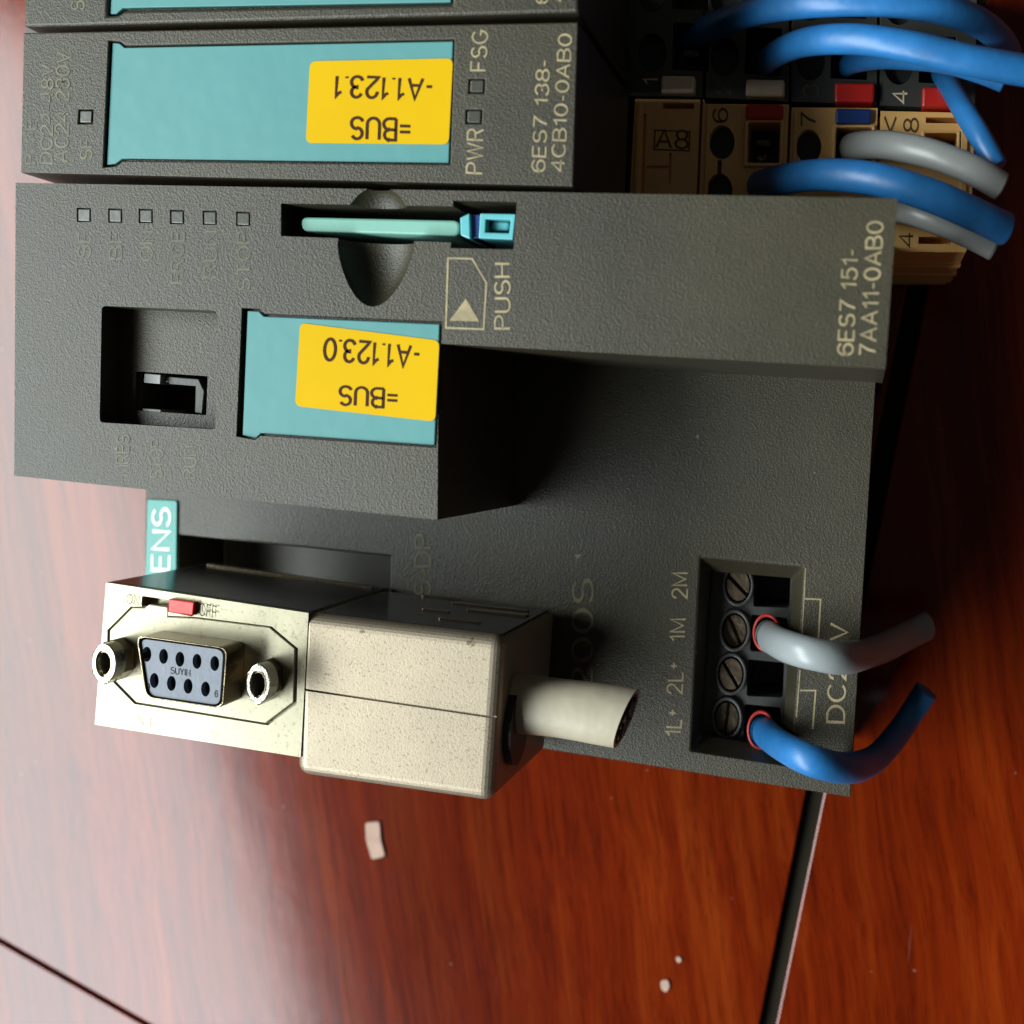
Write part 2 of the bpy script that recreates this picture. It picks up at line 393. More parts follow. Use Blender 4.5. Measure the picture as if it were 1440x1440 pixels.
def ring_mesh(name, outer, inner, z0, z1, mat, parent, bevel=.1, zi=None, seg=2):
    """open collar between two outlines with the same number of points"""
    zi = z1 if zi is None else zi
    bm = bmesh.new(); n = len(outer)
    def lay(pts, zr, z):
        out = []
        for u, v in pts:
            q = P(u, v, zr); out.append(bm.verts.new((q.x, q.y, (TZ-z)*S)))
        return out
    a, b, c, d = lay(outer, z0, z0), lay(inner, z0, z0), lay(outer, z0, z1), lay(inner, z0, zi)
    for i in range(n):
        j = (i+1) % n
        bm.faces.new((a[i], a[j], b[j], b[i])); bm.faces.new((c[j], a[j], a[i], c[i]))
        bm.faces.new((b[i], b[j], d[j], d[i])); 
        if zi == z1: bm.faces.new((d[i], d[j], c[j], c[i]))
    bmesh.ops.recalc_face_normals(bm, faces=bm.faces)
    return _link(name, to_mesh(bm, name), mat, parent, bevel, seg)

# ================================================================ table
def clip(poly, a, b):
    """keep the part of poly to the left of the line a->b"""
    out = []; nrm = Vector((-(b-a).y, (b-a).x))
    for i in range(len(poly)):
        p, q = poly[i-1], poly[i]; dp, dq = (p-a).dot(nrm), (q-a).dot(nrm)
        if (dp >= 0) != (dq >= 0): out.append(p+(q-p)*(dp/(dp-dq)))
        if dq >= 0: out.append(q)
    return out
BIG = 14
sq = [Vector(p) for p in ((-BIG, -BIG), (BIG, -BIG), (BIG, BIG), (-BIG, BIG))]
def T2(u, v): return P(u, v, TZ).to_2d()
l1a, l1b = T2(1068, 1440), T2(1133, 1116); r1a, r1b = T2(1091, 1440), T2(1157, 1120)
c0a, c0b = T2(0, 1320), T2(205, 1437); c1a, c1b = T2(0, 1327), T2(205, 1444)
table = thing("table", "dark red lacquered wooden table top of jointed panels under the modules", "table", (0, 0, -.25))
def slab(name, poly, z0, z1, mat, bevel):
    bm = bmesh.new(); t = [bm.verts.new((p.x, p.y, z0)) for p in poly]; b = [bm.verts.new((p.x, p.y, z1)) for p in poly]
    bm.faces.new(t); bm.faces.new(b[::-1]); n = len(t)
    for i in range(n): bm.faces.new((t[i], b[i], b[(i+1) % n], t[(i+1) % n]))
    bmesh.ops.recalc_face_normals(bm, faces=bm.faces)
    return _link(name, to_mesh(bm, name), mat, table, bevel)
slab("panel", clip(clip(sq, l1a, l1b), c0a, c0b), 0, -.2, 'wood', .35)
slab("panel", clip(sq, r1b, r1a), -.004, -.2, 'wood', .4)
slab("panel", clip(clip(sq, c1b, c1a), l1a, l1b), -.002, -.2, 'wood', .3)
sb = [Vector((-BIG+.5, -BIG+.5)), Vector((BIG-.5, -BIG+.5)), Vector((BIG-.5, BIG-.5)), Vector((-BIG+.5, BIG-.5))]
slab("joint_backing", sb, -.02, -.19, 'seam', 0)

# ================================================================ processor module
D = 37.5
cpu = thing("processor_module", "largest dark grey plastic module with stepped front and yellow =BUS -A1.123.0 sticker", "electronic module", P(640, 560, TZ))
def scoop():
    bm = bmesh.new(); bmesh.ops.create_uvsphere(bm, u_segments=40, v_segments=24, radius=1)
    c = P(528, 347, 0)
    for v in bm.verts: v.co = Vector((c.x+v.co.x*.054*(1-.22*max(0, -v.co.y)), c.y+v.co.y*.078, c.z+v.co.z*.04))
    return bm
LEDS = [(118, 302), (162, 303), (205, 303.5), (249, 305), (295, 306), (342, 307.5)]
cuts = [prism_bm(rect(u-10, v-10, u+10, v+10, .03, 0), -1, .7, 0) for u, v in LEDS]
cuts += [
    prism_bm(rounded([(143, 430), (305, 437), (303, 604), (140, 594)], 6), -1, 4.6, 0),
    prism_bm([(340, 433), (365, 434), (372, 441), (622, 452), (614, 630), (366, 613), (359, 619), (332, 614)], -1, 1.3, 0),
    prism_bm([(395, 286), (637, 290), (637, 282), (727, 284), (722, 351), (634, 349), (634, 341), (395, 332)], -1, 14, 0),
    scoop(),
    prism_bm([(191, 522), (292, 529), (290, 584), (190, 577)], 4, 14, 4.6),
]
up_h = solid("upper_housing", [(22, 257), (1262, 279), (1245, 519), (617, 483), (615, 731), (20, 669)], 0, TZ, 'housing', cpu, cuts, bevel=.35, seg=3)
low_poly = [(205, 600), (720, 560), (720, 500), (1233, 520), (1196, 1121), (762, 1053), (203, 965)]
T_OUT = [(985, 783), (1131, 797), (1113, 1079), (971, 1057)]
T_IN = [(998, 803), (1115, 813), (1100, 1052), (984, 1034)]
port = [(252, 752), (549, 783), (546, 960), (249, 925)]
low_h = solid("lower_housing", low_poly, D, TZ-.5, 'housing', cpu,
              [prism_bm(port, D-1, D+16, D),
               prism_bm(T_OUT, D-.02, D+3.5, D, T_IN), prism_bm(T_IN, D+3, D+20, D+3.5)], bevel=.3)
for u, v in LEDS:
    prism("status_light", rect(u-8.2, v-8.2, u+8.2, v+8.2, .03, 0), .05, .9, 'lens', cpu, .1)
# selector switch in its square well
prism("selector_tab", [(203, 525), (226, 527), (225, 540), (202, 538)], 4.9, 12, 'greywire', cpu, .1)['label'] = "pale tab"
prism("selector_tab", [(200, 574), (226, 576), (226, 581), (200, 579)], 4.9, 12, 'greywire', cpu, .1)
prism("selector_slider", [(229, 529), (279, 533), (287, 550), (284, 582), (274, 580), (275, 543), (238, 540), (236, 537), (229, 538)], 6.0, 12, 'smooth', cpu, .1)
prism("selector_rail", [(195, 524), (199, 524), (197, 575), (193, 575)], 5.5, 12, 'smooth', cpu, .05)
# memory card slot latch
lat = prism("card_latch", [(647, 306), (660, 300), (661, 336), (648, 331)], 1.0, 9, 'latch', cpu, .12)
prism("latch_band", [(661, 302), (675, 302), (673, 335), (660, 335)], 1.8, 9, 'navy', lat, .1)
solid("latch_box", [(675, 300), (725, 301), (721, 337), (673, 335)], .8, 9, 'latch', lat, [prism_bm([(683, 308), (718, 309), (716, 328), (682, 327)], 0, 4, .8)], bevel=.12)
prism("latch_core", [(691, 311), (716, 312), (715, 324), (690, 324)], 2.2, 4.5, 'latch', lat, .3)
# labels
strip = prism("label_strip", [(348, 437), (364, 438), (371, 445), (618, 456), (611, 626), (367, 609), (360, 616), (341, 612)], .5, 1.25, 'teal', cpu, .12)
stk = prism("sticker", rounded([(422, 454), (618, 479), (612, 593), (415, 571)], 9), .38, .5, 'yellow', strip, .02)
text("-A1.123.0", (590, 487), (457, 476), (588, 517), .38, 'ink', cpu, bold=.03)
text("=BUS", (559, 548), (478, 543), (558, 574), .38, 'ink', cpu, bold=.03)
# printed marks and one painted edge highlight
text("PUSH", (717, 462), (717, 371), (696, 462), 0, 'print', cpu, bold=-.005)
polyline("card_symbol", [(630, 363), (664, 364), (684, 398), (680, 463), (627, 461)], 2.6, 0, 'print', cpu, closed=True)
prism("arrow_mark", [(655, 420), (674, 452), (632, 451)], -.06, 0, 'print', cpu, 0)
text("6ES7 151-", (1199, 499), (1207, 352), (1178, 498), 0, 'print', cpu, bold=.0)
text("7AA11-0AB0", (1231, 499), (1242, 312), (1209, 499), 0, 'print', cpu, bold=.0)
for s, (u, v), v1 in zip(("SF", "BF", "ON", "FRCE", "RUN", "STOP"), LEDS, (362, 364, 366, 398, 390, 408)):
    text(s, (u+9, v1), (u+10, 326), (u-8, v1), 0, 'prints', cpu)
text("MRES", (180, 668), (182, 612), (163, 668), 0, 'prints', cpu)
text("STOP", (228, 672), (230, 618), (211, 672), 0, 'prints', cpu)
text("RUN", (275, 672), (277, 628), (258, 672), 0, 'prints', cpu)
text("PROFIBUS-DP", (603, 1000), (606, 752), (581, 1000), D, 'printd', cpu)
text("200S", (832, 969), (834, 816), (804, 969), D, 'printd', cpu)
for s, o_, e_, up_ in (("2M", (966, 841), (967, 806), (945, 841)), ("1M", (963, 901), (964, 871), (942, 901)),
                       ("2L+", (959, 975), (961, 932), (938, 975)), ("1L+", (957, 1035), (959, 999), (936, 1034)),
                       ("DC24V", (1187, 1016), (1192, 878), (1163, 1015))):
    text(s, o_, e_, up_, D, 'print', cpu)
polyline("bracket_and_glint_mark", [(1133, 842), (1154, 843), (1151, 897)], 2.4, D, 'print', cpu)
polyline("bracket_and_glint_mark", [(1126, 971), (1147, 971), (1143, 1024)], 2.4, D, 'print', cpu)
polyline("bracket_and_glint_mark", [(1133, 800), (1128, 890)], 1.6, D, 'print', cpu)  # highlight on the terminal well's edge, painted as a bright line
polyline("bracket_and_glint_mark", [(1125, 943), (1120, 1008)], 1.8, D, 'print', cpu)
npl = prism("nameplate", rounded([(207, 702), (249, 704), (246, 930), (201, 925)], 4), D-.4, D+.2, 'tealn', cpu, .12)
text("SIEMENS", (236, 912), (239, 716), (212, 911), D-.4, 'white', cpu, bold=.02)
# screw terminals in the well
SCREWS = [(1038, 823), (1033, 887), (1028, 948), (1022, 1010)]
ZB = D+6
blk = solid("terminal_block", [(1003, 790), (1118, 800), (1103, 1062), (985, 1045)], ZB, D+19.9, 'smooth', cpu,
            [prism_bm(rounded([(1061-i*4.6, 801+i*63), (1112-i*4.6, 806+i*63), (1110-i*4.6, 855+i*63), (1059-i*4.6, 853+i*63)], 4), ZB-1, ZB+12, ZB) for i in range(4)] +
            [prism_bm(ellipse(u, v, 18, 25), ZB-1, ZB+1.6, ZB) for u, v in SCREWS], bevel=.12)
for i, (u, v) in enumerate(SCREWS):
    ring_mesh("screw_collar", ellipse(u, v, 22, 30, 28), ellipse(u, v, 18.2, 25.2, 28), ZB-.9, ZB, 'smooth', blk, .15)
    a = math.radians((38, 60, 52, 100)[i]); du, dv = math.cos(a), math.sin(a)*1.33
    nu, nv = -math.sin(a), math.cos(a)*1.33
    sl = [(u+du*20+nu*2.4, v+dv*20+nv*2.4), (u-du*20+nu*2.4, v-dv*20+nv*2.4), (u-du*20-nu*2.4, v-dv*20-nv*2.4), (u+du*20-nu*2.4, v+dv*20-nv*2.4)]
    solid("terminal_screw", ellipse(u, v, 16, 22, 28), ZB-.5+(.9 if i in (1, 3) else 0), ZB+2, 'copper', blk, [prism_bm(sl, ZB-2, ZB+1.3, ZB)], bevel=.25)

# ================================================================ memory card
mc = prism("memory_card", rounded([(423, 305), (646, 310), (646, 332), (424, 325)], 9), 2.0, 13.8, 'card', None, .3)
solo(mc, "thin pale green memory card standing edge-on in the slot of the largest module", "memory card")

# ================================================================ narrow modules above
grp = "narrow modules above the largest one"
pm = thing("power_module", "narrow grey module with long teal strip and yellow =BUS -A1.123.1 sticker", "electronic module", P(420, 150, TZ), grp)
PL = [(667, 164, 'b'), (671, 121, 'd')]
win = [(153, 57), (168, 58), (176, 64), (639, 55), (633, 231), (172, 226), (164, 233), (145, 235)]
pcuts = [prism_bm(rect(u-11, v-10, u+11, v+10, 0, -.05), -1, .7, 0) for u, v, _ in PL]
pcuts += [prism_bm(rect(111, 154, 131, 174, 0, -.05), -1, .7, 0), prism_bm(win, -1, 1.3, 0)]
solid("housing", [(33, 46), (813, 31), (806, 262), (29, 243)], 0, 34, 'housing', pm, pcuts, bevel=.4, seg=3)
for u, v, _ in PL: prism("status_light", rect(u-9, v-8.2, u+9, v+8.2, 0, -.05), .05, .9, 'lens', pm, .1)
prism("status_light", rect(113, 156, 129, 172, 0, -.05), .05, .9, 'lens', pm, .1)
st = prism("label_strip", [(158, 60), (168, 61), (175, 67), (637, 58), (631, 229), (172, 223), (163, 230), (150, 232)], .5, 1.25, 'teal', pm, .12)
prism("sticker", rounded([(436, 86), (637, 82), (631, 203), (430, 201)], 9), .38, .5, 'yellow', st, .02)
text("-A1.123.1", (608, 111), (472, 107), (606, 140), .38, 'ink', pm, bold=.03)
text("=BUS", (577, 168), (494, 165), (576, 198), .38, 'ink', pm, bold=.03)
text("PWR", (678, 244), (680, 182), (656, 243), 0, 'print', pm)
text("FSG", (683, 99), (686, 43), (662, 99), 0, 'print', pm)
text("6ES7 138-", (766, 241), (773, 86), (748, 240), 0, 'print', pm)
text("4CB10-0AB0", (793, 241), (804, 49), (775, 240), 0, 'print', pm)
text("PM-E", (50, 230), (51, 170), (36, 230), 0, 'prints', pm)
text("DC24-48V", (73, 230), (75, 92), (57, 229), 0, 'printd', pm)
text("AC24-230V", (95, 228), (98, 74), (77, 227), 0, 'printd', pm)
text("SF", (129, 224), (130, 196), (113, 224), 0, 'printd', pm)

um = thing("input_module", "narrow grey module with teal strip cut off by the top edge of the picture", "electronic module", P(420, -60, TZ), grp)
solid("housing", [(37, -150), (815, -175), (814, 17), (34, 38)], 0, 34, 'housing', um,
      [prism_bm([(155, -120), (638, -135), (636, 6), (175, 15), (166, 21), (151, 22)], -1, 1.3, 0)], bevel=.4, seg=3)
prism("label_strip", [(160, -118), (636, -133), (634, 3), (173, 11), (164, 19), (155, 20)], .5, 1.25, 'teal', um, .12)
text("4DF01-0AB0", (793, 2), (799, -140), (776, 2), 0, 'print', um)
text("6ES7 138-", (770, 4), (773, -120), (754, 4), 0, 'print', um)
text("SF", (118, 14), (119, -14), (100, 14), 0, 'printd', um)

# ================================================================ terminal carriers
ZT = 38.0
def digit(s, u, v, h, wd, z, mat, par):
    text(s, (u, v+wd/2), (u, v-wd/2), (u-h, v+wd/2), z, mat, par)
tg = "terminal carriers at the upper right"
# dark carrier
dk = thing("terminal_carrier", "dark grey terminal carrier numbered 1 to 4 with cream and red tabs", "terminal block", P(1120, 40, TZ), tg)
dpoly = [(30, -150), (1376, -130), (1371, 154), (1236, 148), (1235, 146), (1112, 143), (990, 137), (890, 135), (870, 135), (40, 120)]
cols = [(890, 990), (992, 1110), (1113, 1234), (1237, 1369)]
dc = []
for i, (u0, u1) in enumerate(cols):
    cy = 74+i*6
    dc.append(prism_bm(ellipse(u0+27, cy, 20, 27), ZT-1, ZT+11, ZT))
    dc.append(prism_bm(ellipse(u0+27, cy-84, 20, 27), ZT-1, ZT+11, ZT))
    dc.append(prism_bm(rect(u0+57, cy-42, u0+108, cy+24), ZT-1, ZT+11, ZT))
    dc.append(prism_bm(rect(u0+57, cy-130, u0+108, cy-62), ZT-1, ZT+11, ZT))
    if i: dc.append(prism_bm([(u0-3, -140), (u0+1, -140), (u0, 170), (u0-4, 170)], ZT-1, ZT+4, ZT))
solid("carrier_body", dpoly, ZT, TZ-.5, 'darkterm', dk, dc, bevel=.25)
for (u0, v0, u1, v1, m_) in ((930, 106, 977, 131, 'tabwhite'), (1049, 111, 1103, 135, 'tabwhite'), (1174, 116, 1230, 143, 'red'), (1297, 122, 1350, 150, 'red')):
    prism("coding_tab", rect(u0, v0, u1, v1, .01, -.03), ZT-1.6, ZT+2, m_, dk, .35)
for s, u, v in (("1", 925, 114), ("2", 1027, 124), ("3", 1150, 128), ("4", 1276, 136)):
    digit(s, u, v, 20, 17 if s != "1" else 8, ZT, 'printd' if s in "23" else 'tabwhite', dk)
# beige carrier
bg = thing("terminal_carrier", "beige terminal carrier numbered 6, 7 and 8 with round wire holes", "terminal block", P(1120, 230, TZ), tg)
bpoly = [(893, 139), (990, 140), (992, 146), (1111, 147), (1112, 151), (1234, 152), (1236, 156), (1371, 159), (1366, 300), (884, 300)]
bc = [prism_bm(ellipse(1015, 200, 18, 24), ZT-1, ZT+12, ZT), prism_bm(ellipse(1137, 206, 18, 24), ZT-1, ZT+12, ZT),
      prism_bm(ellipse(1012, 268, 18, 24), ZT-1, ZT+12, ZT), prism_bm(rect(1009, 225, 1015, 262), ZT-1, ZT+3, ZT),
      prism_bm(rect(932, 145, 976, 153, 0), ZT-1, ZT+4, ZT),
      prism_bm(rect(1052, 172, 1097, 229, 0), ZT-1, ZT+12, ZT), prism_bm(rect(1176, 179, 1226, 240, 0), ZT-1, ZT+12, ZT),
      prism_bm(rect(1302, 165, 1348, 173, .01), ZT-1, ZT+4, ZT), prism_bm(rect(1301, 187, 1346, 225, .01), ZT-1, ZT+12, ZT),
      prism_bm([(985, 130), (989, 130), (982, 310), (978, 310)], ZT-1, ZT+3, ZT),
      prism_bm([(1110, 130), (1114, 130), (1107, 310), (1103, 310)], ZT-1, ZT+4, ZT),
      prism_bm([(1235, 130), (1239, 130), (1233, 310), (1229, 310)], ZT-1, ZT+4, ZT),
      prism_bm(rect(905, 160, 909, 300, 0), ZT-1, ZT+.8, ZT), prism_bm(rect(941, 215, 945, 258, 0), ZT-1, ZT+.8, ZT),
      prism_bm(rect(909, 233, 941, 237, 0), ZT-1, ZT+.8, ZT)]
solid("carrier_body", bpoly, ZT, TZ-.5, 'beige', bg, bc, bevel=.25)
for (u0, v0, u1, v1, m_) in ((1049, 146, 1101, 168, 'red'), (1175, 152, 1226, 173, 'navy')):
    prism("coding_tab", rect(u0, v0, u1, v1, .01, -.03), ZT-1.0, ZT+2, m_, bg, .35)
for s, u, v in (("6", 1023, 162), ("7", 1147, 168), ("8", 1291, 176)):
    digit(s, u, v, 20, 18, ZT, 'engrave', bg)
text("A8", (923, 207), (967, 209), (924, 182), ZT, 'engrave', bg)
text("<", (1262, 187), (1262, 165), (1242, 186), ZT, 'engrave', bg)
polyline("engraved_frame", [(921, 183), (970, 185), (969, 212), (920, 210)], 2, ZT, 'engrave', bg, closed=True)
tube("contact_pin", [(1070, 232, ZT+8), (1070, 226, ZT+2), (1070, 220, ZT+3)], .5, 'steel', bg, 10)
for u, v in ((1015, 200), (1137, 206), (1012, 268)):
    prism("wire_hole_shade", ellipse(u, v, 17.7, 23.7), ZT+1.6, ZT+3, 'black', bg, 0)  # black plug painting the shade inside the round hole
for u0, v0, u1, v1 in ((1052, 172, 1097, 229), (1176, 179, 1226, 240), (1301, 187, 1346, 225)):
    prism("clamp_hole_shade", rect(u0+.5, v0+.5, u1-.5, v1-.5, 0), ZT+6, ZT+8, 'black', bg, 0)  # black sheet painting the shade inside the square hole
    ring_mesh("clamp_frame", rect(u0-5, v0-4, u1+5, v1+5, 0), rect(u0, v0, u1, v1, 0), ZT-.7, ZT+.5, 'beige', bg, .2)
    prism("spring_clamp", rect(u0+10, v0+22, u1-12, v0+34, .04), ZT+2.5, ZT+6, 'copper', bg, .3)
    prism("spring_clamp", rect(u0+14, v1-14, u1-18, v1-2, .04), ZT+3, ZT+6, 'steel', bg, .3)
for pts in ([(896, 143), (902, 143), (896, 298), (890, 298)], [(1352, 160), (1362, 161), (1358, 296), (1349, 295)], [(994, 148), (999, 148), (994, 298), (989, 298)], [(1117, 153), (1122, 153), (1117, 298), (1112, 298)]):
    prism("carrier_rib", pts, ZT-.5, ZT+.5, 'beige', bg, .15)
for i, (u0, u1) in enumerate(cols):
    cy = 74+i*6
    for dy in (0, -84):
        prism("wire_hole_shade", ellipse(u0+27, cy+dy, 19.7, 26.7), ZT+1.6, ZT+3, 'black', dk, 0)  # same black plug for the shade in the dark carrier's holes
    prism("clamp_hole_shade", rect(u0+57.5, cy-41, u0+107, cy+23), ZT+6, ZT+8, 'black', dk, 0)  # shade of the square hole, put in as a black sheet
    prism("spring_clamp", rect(u0+70, cy-6, u0+95, cy+6), ZT+2.5, ZT+6, 'copper', dk, .3)
# lower beige carrier beside the processor module
b2 = thing("terminal_carrier", "beige terminal carrier end marked 4 showing beside the right end of the largest module", "terminal block", P(1290, 330, TZ), tg)
solid("carrier_body", [(1100, 305), (1366, 306), (1364, 341), (1358, 355), (1100, 352)], ZT, TZ-.5, 'beige', b2,
      [prism_bm(rect(1292, 333, 1338, 343, 0), ZT-1, ZT+4, ZT), prism_bm(rect(1294, 312, 1338, 321, 0), ZT-1, ZT+4, ZT)],
      adds=[prism_bm([(1090, 346), (1352, 349), (1350, 358), (1090, 358)], ZT+10, TZ-.5, ZT)], bevel=.25)
for z_ in (ZT+12, ZT+22):
    prism("side_ledge", [(1200, 350), (1360, 353), (1359, 360), (1200, 358)], z_, z_+1.6, 'beige', b2, .2, zref=ZT)
digit("4", 1284, 337, 19, 19, ZT, 'engrave', b2)

# ================================================================ wires at the upper right
wg = "wires plugged into the terminal carriers"
def wire(pts, r, mat, label, cat="wire", bare=None):
    o = tube("wire", pts, r, mat, None)
    solo(o, label, cat, wg); return o
wire([(965, 55, 44), (1000, 38, 36), (1070, 14, 26), (1170, 2, 20), (1290, 6, 20), (1370, 28, 24), (1412, 62, 30), (1425, 90, 36)], 1.5, 'bluewire', "uppermost blue wire arching along the top edge of the picture")
wire([(1075, 100, 45), (1085, 80, 34), (1130, 60, 24), (1200, 55, 19), (1280, 66, 17), (1360, 84, 17), (1422, 96, 18), (1470, 104, 19)], 1.5, 'bluewire', "long blue wire over dark carrier leaving at the right edge")
wire([(1190, 100, 46), (1200, 86, 36), (1250, 79, 30), (1320, 83, 26), (1380, 98, 24), (1414, 112, 24)], 1.35, 'bluewire', "short blue wire just under the long one, cut end at right")
wire([(1318, 96, 44), (1330, 112, 36), (1352, 150, 30), (1380, 195, 26), (1402, 236, 25)], 1.35, 'bluewire', "blue wire slanting down steeply across the red tab of terminal 4")
wire([(1188, 210, 48), (1200, 206, 36), (1245, 204, 28), (1310, 217, 24), (1370, 240, 23), (1408, 262, 24)], 1.5, 'greywire', "grey wire from the hole beside terminal 7, above a blue wire")
wire([(1045, 268, 46), (1085, 256, 33), (1150, 246, 24), (1230, 252, 19), (1310, 275, 18), (1380, 306, 20), (1414, 322, 22)], 1.65, 'bluewire', "thick blue wire passing between two grey wires above the largest module")
wire([(1180, 296, 44), (1230, 292, 33), (1280, 298, 26), (1340, 320, 24), (1398, 348, 25)], 1.35, 'greywire', "lower grey wire crossing the beige carrier end marked 4")

# wires of the screw terminals
def lower_wire(pts, r, mat, label, ru, rv):
    c = P(*pts[0]); t = thing("supply_wire", label, "wire", c, "cut wires of the screw terminals")
    tube("insulation", pts, r, mat, t, 24)
    n = 32
    bm = bmesh.new(); rg = []
    for i in range(n):
        a = 2*math.pi*i/n; ring = []
        for k in range(10):
            b = 2*math.pi*k/10; q = 1+.105*math.cos(b)
            p_ = P(ru[0]+rv[0]*q*math.cos(a), ru[1]+rv[1]*q*math.sin(a), D+2.8+.35*math.sin(b))
            ring.append(bm.verts.new(p_))
        rg.append(ring)
    for i in range(n):
        for k in range(10):
            f = bm.faces.new((rg[i][k], rg[i][(k+1) % 10], rg[(i+1) % n][(k+1) % 10], rg[(i+1) % n][k])); f.smooth = True
    bmesh.ops.recalc_face_normals(bm, faces=bm.faces)
    _link("ferrule_collar", to_mesh(bm, "ferrule_collar"), 'ring', t)
lower_wire([(1078, 893, D+10), (1082, 896, D+3), (1104, 908, D-3), (1145, 920, D-6), (1190, 925, D-3), (1236, 913, D+9), (1276, 894, D+17), (1303, 880, D+20)], 1.85, 'palewire',
           "pale grey wire stub bent right from the second screw terminal, red collar at its root", (1078, 890), (18, 25))
lower_wire([(1070, 1028, D+10), (1075, 1030, D+3), (1098, 1048, D-3), (1140, 1069, D-7), (1188, 1080, D-3), (1226, 1070, D+8), (1256, 1040, D+15), (1282, 1003, D+19), (1303, 970, D+19)], 1.8, 'bluewire',
           "blue wire stub curving up from the lowest screw terminal, red collar at its root", (1070, 1027), (18, 26))

# ================================================================ metal bus plug
G = 6.0
bp = thing("bus_plug", "pale cast metal nine-hole plug with red switch and two hexagonal posts", "connector", P(420, 970, TZ))
front = [(149, 819), (434, 862), (423, 1065), (133, 1019)]
octo = [(151, 886), (184, 853), (202, 853), (209, 848), (236, 852), (236, 866), (277, 868), (382, 881), (419, 912), (417, 990), (377, 1020), (189, 990), (150, 950)]
solid("front_housing", front, G, 37, 'plate', bp,
      [prism_bm(octo, G-1, G+1.0, G), prism_bm(rounded([(200, 838), (273, 849), (272, 867), (199, 853)], 3), G-1, G+2.2, G)], bevel=.3)
def shrink(pts, k):
    cu = sum(p[0] for p in pts)/len(pts); cv = sum(p[1] for p in pts)/len(pts)
    return [(cu+(u-cu)*k, cv+(v-cv)*k) for u, v in pts]
prism("flange", shrink(octo, .975), G-.05, G+1.2, 'plate', bp, .18)
prism("slide_switch", rounded([(237, 842), (273, 847), (271, 866), (236, 861)], 2), G-1.0, G+2, 'red', bp, .25)
text("ON", (178, 848), (195, 851), (179, 835), G-.3, 'seam', bp, bold=-.03)
text("OFF", (280, 865), (304, 870), (281, 848), G-.3, 'seam', bp, bold=-.03)
text("X1", (191, 1018), (212, 1022), (192, 1006), G, 'cast', bp, bold=-.01)
rear = [(424, 862), (436, 861), (703, 893), (708, 900), (691, 1129), (423, 1091)]
rb = bake_bevel(prism_bm([(421, 862), (708, 896), (692, 1130), (415, 1090)], G+.1, 35.5), 1.7, 6)
rear_o = solid("rear_housing", [(430, 960), (440, 961), (440, 971), (430, 970)], G+6, G+12, 'cast', bp,
      [prism_bm([(400, 964.5), (730, 1013), (730, 1016), (400, 967.5)], G-1, G+.7, G)], adds=[rb], bevel=0)
# ribs and a bright bar for the edge highlight on the upper side wall of the plug
def wall_strip(name, a, b, z0, z1, h, mat, parent):
    """slim raised bar along the upper side wall between two front-edge points"""
    pa, pb = P(*a, G), P(*b, G); bm = bmesh.new()
    vs = []
    for p_, in ((pa,), (pb,)):
        for dy in (-.003, h*S):
            for z in (z0, z1): vs.append(bm.verts.new((p_.x, p_.y+dy, (TZ-z)*S)))
    bmesh.ops.convex_hull(bm, input=vs); bmesh.ops.recalc_face_normals(bm, faces=bm.faces)
    return _link(name, to_mesh(bm, name), mat, parent, .05)
for a, b, z0, z1 in (((560, 879), (680, 893), 29, 29.8), ((545, 877), (585, 882), 20, 20.8), ((600, 884), (690, 894), 24, 26), ((500, 872), (560, 879), 33, 33.6), ((590, 883), (650, 890), 14, 14.7)):
    wall_strip("raised_mark", a, b, z0, z1, .35, 'steel', bp)
wall_strip("edge_glint_bar", (160, 822), (420, 861), 33, 33.8, .5, 'steel', bp)  # steel bar put in for the highlight along the wall's back edge
def wall_plate(name, a, b, z0, z1, h, mat):
    pa, pb = P(*a, G), P(*b, G); bm = bmesh.new()
    vs = [bm.verts.new((p_.x, p_.y+dy, (TZ-z)*S)) for p_ in (pa, pb) for dy in (-.003, h*S) for z in (z0, z1)]
    bmesh.ops.convex_hull(bm, input=vs); bmesh.ops.recalc_face_normals(bm, faces=bm.faces)
    return _link(name, to_mesh(bm, name), mat, bp, .06)
wall_plate("side_label", (151, 820), (432, 862), G+1.2, 36, .12, 'gloss')
wall_plate("side_label", (440, 865), (700, 896), G+2.2, 34, .12, 'gloss')
# sub-D shell, insert and sockets
sh_o = rounded([(191, 893), (320, 911), (314, 997), (204, 981)], 12, 5)
sh_i = shrink(sh_o, .955)
ring_mesh("shell", sh_o, sh_i, .6, G, 'steel', bp, .12)
holes = [(206.5, 920), (230, 923), (253, 927), (277, 930), (302, 933), (217, 957), (241, 961), (264.5, 965), (289, 969)]
prism("insert_gap", shrink(sh_o, .95), 2.2, G, 'black', bp, 0)
ins = solid("socket_insert", shrink(sh_o, .905), 1.0, G-.5, 'insert', bp, [prism_bm(ellipse(u, v, 6.3, 10.6, 20), 0, 4.5, 1.0) for u, v in holes], bevel=.1)
for u, v in holes:
    prism("socket_contact", ellipse(u, v, 6.2, 10.5, 18), 3.4, 4.6, 'black', ins, 0)
text("SUYIN", (240, 947), (267, 951), (240, 938), 1.0, 'seam', ins, bold=-.01)
for s, u, v in (("5", 200, 944), ("9", 206, 970), ("6", 302, 980)):
    text(s, (u, v), (u+4, v+.5), (u, v-9), 1.0, 'seam', ins)
